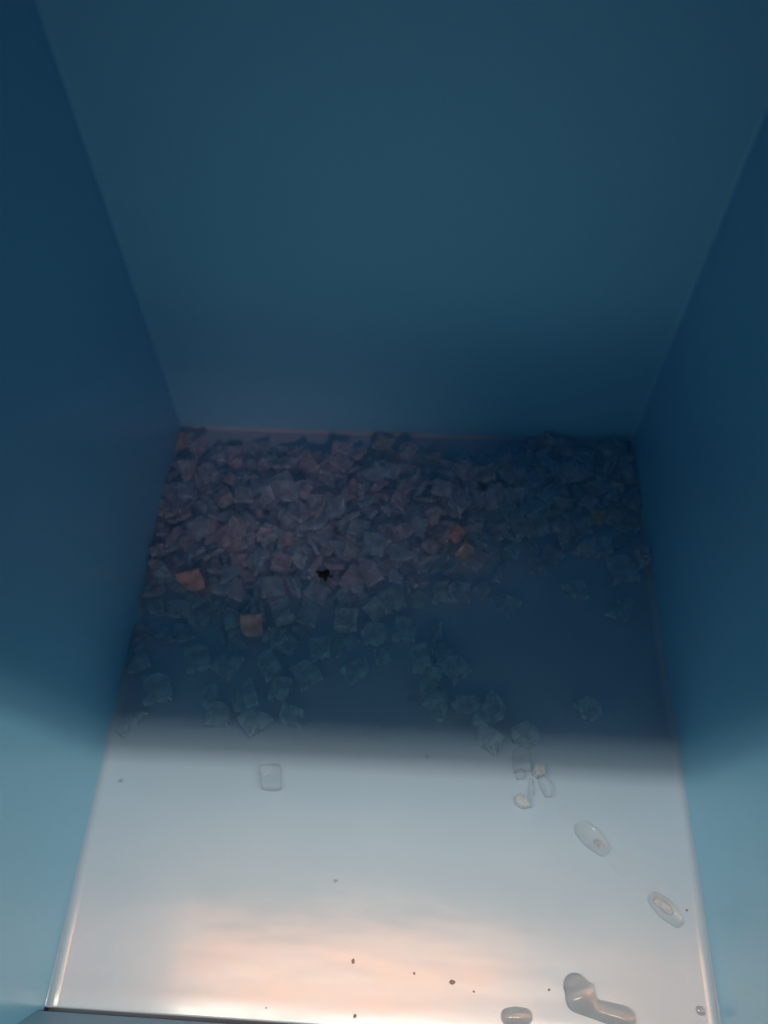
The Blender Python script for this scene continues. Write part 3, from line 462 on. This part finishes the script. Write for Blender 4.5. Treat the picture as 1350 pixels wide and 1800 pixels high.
DROPS = [
    ([(0.1691, -0.4277, 0.0084), (0.1754, -0.4339, 0.0093), (0.183, -0.4409, 0.0073)], 'melting_ice', 'smooth oval melting ice piece on the lit floor, midway along the wet trail', 0.9),
    ([(0.2236, -0.4802, 0.0066), (0.2302, -0.4863, 0.008), (0.2384, -0.4939, 0.006)], 'melting_ice', 'oblong melting ice piece with bright glints near the right wall', 0.9),
    ([(0.1529, -0.5452, 0.0099), (0.1569, -0.5515, 0.0134), (0.1656, -0.5587, 0.0075), (0.1755, -0.5613, 0.0075), (0.1892, -0.5644, 0.0084)], 'water_drop', 'large two-lobed blob of meltwater at the front right of the floor', 0.6),
    ([(0.0989, -0.5675, 0.0057), (0.1051, -0.5672, 0.0066), (0.1121, -0.5668, 0.0057)], 'water_drop', 'pill-shaped water drop at the front edge of the floor, left of the two-lobed blob', 0.6),
    ([(0.2481, -0.5564, 0.0031), (0.2493, -0.5571, 0.0031)], 'water_drop', 'tiny round water drop in the front right corner by the right wall', 0.6),
]
SPECKS = [
    (-0.0238, -0.5356, 0.00183, 'dark speck in the orange reflection, farthest left of the larger ones'),
    (0.0556, -0.5465, 0.00248, 'largest dark speck on the orange-lit floor'),
    (0.0726, -0.552, 0.00157, 'small dark speck to the right of the largest one'),
    (-0.02, -0.5726, 0.00177, 'dark speck at the front edge of the floor, in the orange reflection'),
    (0.0253, -0.5417, 0.00113, None),
    (-0.0897, -0.5705, 0.00111, None),
    (0.2483, -0.4863, 0.00164, 'brown speck on the floor beside the right wall and the oblong melting piece'),
    (0.1318, -0.5481, 0.00112, None),
]
BEADS = [
    (0.1793, -0.2417, 0.00197),
    (0.1262, -0.1861, 0.00234),
    (0.0708, -0.2259, 0.002),
    (0.0713, -0.2372, 0.00199),
    (0.0757, -0.2462, 0.00197),
    (0.0151, -0.3166, 0.00188),
    (-0.0569, -0.3287, 0.00161),
    (0.2007, -0.3416, 0.0021),
    (-0.0076, -0.3391, 0.00159),
    (-0.0425, -0.4771, 0.00144),
    (-0.2419, -0.4036, 0.00153),
    (0.0321, -0.37, 0.00155),
    (-0.026, -0.3517, 0.00132),
]
DEBRIS = (-0.0763, -0.1966, 0.018)
N_SPECIAL = len(SPECIAL)+len(POLY)
GLINT_TINTS = {12: (M_ORANGE_GLINT, 'square ice chunk with a painted orange glint and paler rim in the loose layer'), 17: (M_ORANGE_GLINT, 'ice chunk with painted salmon glint near the left wall, front of the heap'), 19: (M_DULL_GLINT, 'ice chunk with painted brownish glint at the right of the heap, near the right wall'), 36: (M_PINK_GLINT, 'ice shard with painted pink glint, standing up right of centre near the back wall'), 38: (M_ORANGE_GLINT, 'small ice chunk with painted bright orange glint, right of centre in the heap'), 49: (M_PINK_GLINT, 'ice bit with painted pale pink glint against the back wall, at its middle'), 75: (M_PINK_GLINT, 'ice chunk with painted dull pinkish glint in the back left corner of the bin'), 125: (M_DULL_GLINT, 'ice chunk with painted faint brownish glint just below the bright orange one'), 239: (M_PINK_GLINT, 'ice chunk with painted pink glint and a bright top edge, middle of the heap')}  # chunks with a warm glint painted into their colour
TRAIL = ((0.1503, -0.4095), (0.2357, -0.4869))
NEAR = {29: 'ice chunk just left of the bright orange chunk', 180: 'ice chunk just right of the bright orange chunk', 102: 'ice chunk directly behind the bright orange chunk', 186: 'ice chunk directly in front of the bright orange chunk', 27: 'ice chunk just left of the square orange chunk', 172: 'ice chunk just right of the square orange chunk', 216: 'ice chunk directly behind the square orange chunk', 112: 'ice chunk just left of the salmon chunk', 26: 'ice chunk just right of the salmon chunk', 192: 'ice chunk directly behind the salmon chunk', 129: 'ice chunk directly in front of the salmon chunk', 242: 'ice chunk just left of the faint brownish chunk', 14: 'ice chunk just right of the faint brownish chunk', 81: 'ice chunk just left of the brownish chunk', 101: 'ice chunk just right of the brownish chunk', 175: 'ice chunk directly behind the brownish chunk', 68: 'ice chunk directly in front of the brownish chunk', 54: 'ice chunk just right of the pinkish chunk in the back left corner', 250: 'ice chunk directly in front of the pinkish chunk in the back left corner', 18: 'ice chunk just left of the pale pink shard', 23: 'ice chunk just right of the pale pink shard', 127: 'ice chunk directly in front of the pale pink shard', 16: 'ice chunk just left of the bright-topped pink chunk', 10: 'ice chunk just right of the bright-topped pink chunk', 124: 'ice chunk directly behind the bright-topped pink chunk', 60: 'ice chunk directly in front of the bright-topped pink chunk', 204: 'ice chunk just left of the pink bit at the back wall', 45: 'ice chunk just right of the pink bit at the back wall', 143: 'ice chunk directly in front of the pink bit at the back wall', 171: 'ice chunk just left of the black crumb', 141: 'ice chunk just right of the black crumb', 66: 'ice chunk directly behind the black crumb', 5: 'ice chunk directly in front of the black crumb'}
# ------------------------------------------------------------------ ice
ICE_MESH = [mesh('ice_block', *rounded_block(**kd), M_ICE) for kd in ICE_KINDS]
def edge_glint(m, mat):
    """paler outer rim of a flake: light caught at its edges, painted in"""
    m.materials.append(mat)
    h = [max(abs(v.co[a]) for v in m.vertices) for a in range(3)]
    for p in m.polygons:
        c = p.center
        if sum(abs(c[a]) > .84*h[a] for a in range(3)) >= 2: p.material_index = 1
for m in ICE_MESH: edge_glint(m, M_RIM)
CLOUD_MESH = [m.copy() for m in ICE_MESH]
for m in CLOUD_MESH: m.materials[0] = M_CLOUD
LOOSE_MESH = [m.copy() for m in ICE_MESH]
for m in LOOSE_MESH: m.materials[0] = M_LOOSE
def tinted(k, mat):
    m = ICE_MESH[k].copy(); m.materials[0] = mat; return m
rng = random.Random(5)
DATA = []
for row in ICE_DATA.split():
    v = row.split(',')
    DATA.append((int(v[0]), int(v[1])/100, Vector((int(v[2]), int(v[3]), int(v[4])))/10000, Quaternion([int(q)/100 for q in v[5:9]]).normalized()))
# they are listed from the most to the least visible: the last, nearly covered ones form one joined mass
N_ONE = min(len(DATA), 298-N_SPECIAL)
stuff = set(i for i in range(N_ONE, len(DATA)) if i not in GLINT_TINTS)
sv, sf = [], []
for i, (k, s, loc, q) in enumerate(DATA):
    cloud = rng.random() < (.55 if loc.y > -.2 else .15)
    me = (CLOUD_MESH if cloud else LOOSE_MESH if loc.y < -.2 else ICE_MESH)[k]
    if i in stuff:
        M = Matrix.Translation(loc) @ q.to_matrix().to_4x4() @ Matrix.Scale(s, 4)
        b = len(sv); sv += [M @ v.co for v in me.vertices]; sf += [tuple(b+x for x in p.vertices) for p in me.polygons]
        continue
    if i in GLINT_TINTS:
        mt, lab = GLINT_TINTS[i]
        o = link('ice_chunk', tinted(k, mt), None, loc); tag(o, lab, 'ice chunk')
    else:
        o = link('ice_chunk', me, None, loc)
        own = NEAR.get(i)
        if own: tag(o, own, 'ice chunk')
        else:
            look = ('frosted whitish ice chunk' if cloud else 'clear bluish ice chunk') if k != 6 else 'thin sliver of ice'
            if loc.y < -.215: where = 'in the loose layer in front of the heap'
            else:
                where = ('at the back of the heap by the wall' if loc.y > -.075 else 'in the middle rows of the heap' if loc.y > -.15 else 'at the front of the heap')
                where += ', left third' if loc.x < -.085 else ', right third' if loc.x > .085 else ', halfway across'
            tag(o, look+' '+where, 'ice chunk', look.replace('chunk', 'chunks').replace('sliver', 'slivers')+' '+where)
    if i in GLINT_TINTS and 'ORANGE' in mt.name.upper():   # painted-glint chunks, tipped to face the added spot
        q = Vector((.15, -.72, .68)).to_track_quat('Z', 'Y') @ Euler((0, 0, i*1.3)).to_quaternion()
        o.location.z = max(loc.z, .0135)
    o.rotation_mode = 'QUATERNION'; o.rotation_quaternion = q; o.scale = (s*.85,)*3 if i in GLINT_TINTS and loc.y > -.16 else (s, s, s)
if sv: tag(link('buried_ice', mesh('buried_ice', sv, sf, M_ICE)), 'mass of ice chips buried under the heap at the back wall', 'ice', kind='stuff')
# ------------------------------------------------------------------ loose pieces, each with its own place
def resting(o, k_me, s):
    lo = min(v.co.z for v in k_me.vertices)*s
    o.location.z = drain(o.location.y)-lo+.0003
LIT_CLEAR_MESH = [m.copy() for m in ICE_MESH]
for m in LIT_CLEAR_MESH: m.materials[0] = M_CLEAR; m.materials[1] = M_CLEAR
for k, s, x, y, a, lab in SPECIAL:
    me = (LIT_CLEAR_MESH if y < -.36 else LOOSE_MESH)[k]  # lit pieces get the clearer copy, shaded ones the milkier
    o = link('ice_chunk', me, None, (x, y, 0)); o.scale = (s, s, s)
    o.rotation_euler = (rad(rng.uniform(-3, 3)), rad(rng.uniform(-3, 3)), rad(a)); o.scale.z *= 1.7 if k in (0, 1, 3, 4) else 1; resting(o, me, o.scale.z)
    tag(o, lab, 'ice chunk')
def slab(outline, h, seed):
    """melted slab on a free outline: rounded plan, rounded edges, slightly domed top"""
    n = len(outline); P = [Vector((p[0], p[1], 0)) for p in outline]
    ring = []
    for i in range(n):                              # soften every corner
        a, b, c = P[i-1], P[i], P[(i+1) % n]
        for t in (.24, .12): ring.append(b.lerp(a, t*1.2) if t == .24 else b.lerp((a+c)/2, .06))
        ring.append(b.lerp(c, .28))
    k = len(ring); vs, fs = [], []
    prof = [(.86, 0), (.96, .10), (1, .3), (1, .62), (.96, .85), (.87, .97), (.6, 1.02), (.25, .98)]
    for f, z in prof:
        for p in ring:
            q = Vector((p.x*f, p.y*f, z*h)); q += noise.noise_vector(q*60+Vector((seed*5.1, 0, 0)))*.0009
            vs.append(q)
    for j in range(len(prof)-1):
        for i in range(k): fs.append((j*k+i, j*k+(i+1) % k, (j+1)*k+(i+1) % k, (j+1)*k+i))
    fs.append(tuple(range(k))); fs.append(tuple((len(prof)-1)*k+i for i in range(k)))
    return vs, fs
for i, (x, y, h, outline, lab) in enumerate(POLY):
    mt = M_CORE if 'pink' in lab else M_CLEAR if y < -.36 else M_LOOSE
    o = link('ice_chunk', mesh('ice_slab', *slab(outline, h, i+1), mt), None, (x, y, 0)); resting(o, o.data, 1)
    tag(o, lab, 'ice chunk')

# ------------------------------------------------------------------ meltwater
def blob(path, flat):
    """rounded drop along a path of (x, y, radius): flat foot, domed top"""
    pts = []
    n = 10
    for i in range(len(path)-1):                    # smooth spine
        p0, p1, p2, p3 = path[max(0, i-1)], path[i], path[i+1], path[min(len(path)-1, i+2)]
        for j in range(n):
            t = j/n
            pts.append([.5*((2*b)+(c-a)*t+(2*a-5*b+4*c-d)*t*t+(-a+3*b-3*c+d)*t**3) for a, b, c, d in zip(p0, p1, p2, p3)])
    pts.append(list(path[-1]))
    P = [(Vector((p[0], p[1])), p[2]) for p in pts]
    d0 = (P[1][0]-P[0][0]).normalized(); d1 = (P[-1][0]-P[-2][0]).normalized()
    caps0 = [(P[0][0]-d0*P[0][1]*math.cos(a), P[0][1]*math.sin(a)) for a in [math.pi/2*j/7 for j in range(0, 7)]]
    caps1 = [(P[-1][0]+d1*P[-1][1]*math.sin(a), P[-1][1]*math.cos(a)) for a in [math.pi/2*j/7 for j in range(1, 8)]]
    S = caps0+P+caps1
    c = sum((p for p, r in S), Vector((0, 0)))/len(S)
    vs, fs, m = [], [], 20
    for i, (p, r) in enumerate(S):
        a = S[max(0, i-1)][0]; b = S[min(len(S)-1, i+1)][0]
        t = (b-a).normalized() if (b-a).length > 1e-7 else d0
        nn = Vector((-t.y, t.x)); r = max(r, 1e-4)
        for j in range(m):
            th = 2*math.pi*j/m
            z = math.sin(th); z = z if z > 0 else z*.22
            q = p-c+nn*(math.cos(th)*r)
            vs.append(Vector((q.x, q.y, z*r*flat+.22*r*flat)))
    for i in range(len(S)-1):
        for j in range(m): fs.append((i*m+j, i*m+(j+1) % m, (i+1)*m+(j+1) % m, (i+1)*m+j))
    fs.append(tuple(range(m))); fs.append(tuple((len(S)-1)*m+j for j in range(m)))
    return c, vs, fs
for path, name, lab, fl_ in DROPS:
    c, vs, fs = blob(path, fl_)
    o = link(name, mesh(name, vs, fs, M_WATER if name == 'water_drop' else M_CLEAR), None, (c.x, c.y, drain(c.y)+.0002))
    tag(o, lab, 'water drop' if name == 'water_drop' else 'melting ice')
    if name == 'melting_ice':                       # a paler core of ice still frozen inside
        (x0, y0, r0), (x1, y1, r1) = path[0], path[-1]
        cp = [(x0*.9+x1*.1-.0008, y0*.9+y1*.1+.0012, r0*.5), ((x0+x1)/2, (y0+y1)/2+.001, r0*.55), (x0*.35+x1*.65, y0*.35+y1*.65+.001, r0*.42)]
        if lab.startswith('smooth'): cp = [(x0*.3+x1*.7, y0*.3+y1*.7, r0*.28), (x1, y1, r1*.3)]
        cc, cv, cf = blob(cp, 1.3)
        k = link('ice_core', mesh('ice_core', cv, cf, M_CORE), o, (cc.x-c.x, cc.y-c.y, .0012))
bead_me = None
for x, y, r in BEADS:
    c, vs, fs = blob([(-r*.2, 0, r), (r*.2, r*.1, r*.9)], .55)
    o = link('water_bead', mesh('water_bead', vs, fs, M_WATER), None, (x, y, drain(y)+.0002))
    if y > -.345: tag(o, 'tiny water bead on the dark shaded floor', 'water bead', 'water beads on the shaded floor')
    else: tag(o, 'tiny water bead on the brightly lit floor', 'water bead', 'water beads on the lit floor')

# ------------------------------------------------------------------ dirt
def lump(r, seed, sx=1, sy=1, sz=.5):
    bm = bmesh.new(); bmesh.ops.create_icosphere(bm, subdivisions=2, radius=r)
    for v in bm.verts:
        f = 1+.35*noise.noise(v.co/r*1.3+Vector((seed*3.7, 0, 0)))
        v.co = Vector((v.co.x*f*sx, v.co.y*f*sy, v.co.z*f*sz))
    vs = [v.co.copy() for v in bm.verts]; fs = [tuple(v.index for v in f.verts) for f in bm.faces]; bm.free()
    return vs, fs
for i, (x, y, r, lab) in enumerate(SPECKS):
    r *= .72
    o = link('dirt_speck', mesh('dirt_speck', *lump(r, i, 1+.3*math.sin(i*2.1), 1+.3*math.cos(i*1.7), .4), M_DIRT), None, (x, y, drain(y)+r*.4))
    if lab: tag(o, lab, 'dirt speck')
    else: tag(o, 'tiny dark dot of dirt on the orange-lit floor near the front edge', 'dirt speck', 'tiny dirt dots on the lit floor')
dv, df = [], []
for i, (dx, dy, r, sx, sy) in enumerate([(0, 0, .0060, 1.2, .9), (.0045, .0025, .0050, .8, 1.2), (-.0065, .0035, .0024, 1.5, .8), (.0035, -.0055, .0030, .8, 1.5), (.0095, -.002, .0020, 1.5, .7)]):
    vs, fs = lump(r*.75, 20+i, sx, sy, .9); b = len(dv)
    dv += [v+Vector((dx*.8, dy*.8, 0)) for v in vs]; df += [tuple(b+q for q in f) for f in fs]
tag(link('debris_clump', mesh('debris_clump', dv, df, M_DARK), None, DEBRIS), 'black crumb of debris lying among the ice, left of centre', 'debris')

# ------------------------------------------------------------------ wet trail left by the melting pieces
tv = []
for i in range(25):
    t = i/24; p = Vector(TRAIL[0]).lerp(Vector(TRAIL[1]), t); w_ = .008*math.sin(math.pi*min(1, .12+t*.8))**.5
    w_ *= 1+.3*noise.noise(Vector((t*6, 0, 0)))
    d = (Vector(TRAIL[1])-Vector(TRAIL[0])).normalized(); nn = Vector((-d.y, d.x))
    for s in (-1, -.6, 0, .6, 1):
        q = p+nn*w_*s; tv.append((q.x, q.y, drain(q.y)+.0004+.0004*(1-s*s)))
tag(link('wet_trail', mesh('wet_trail', tv, [(i*5+j, i*5+j+1, i*5+j+6, i*5+j+5) for i in range(24) for j in range(4)], M_FILM)), 'faint pale wet trail running from the broken clump to the right wall', 'wet trail')
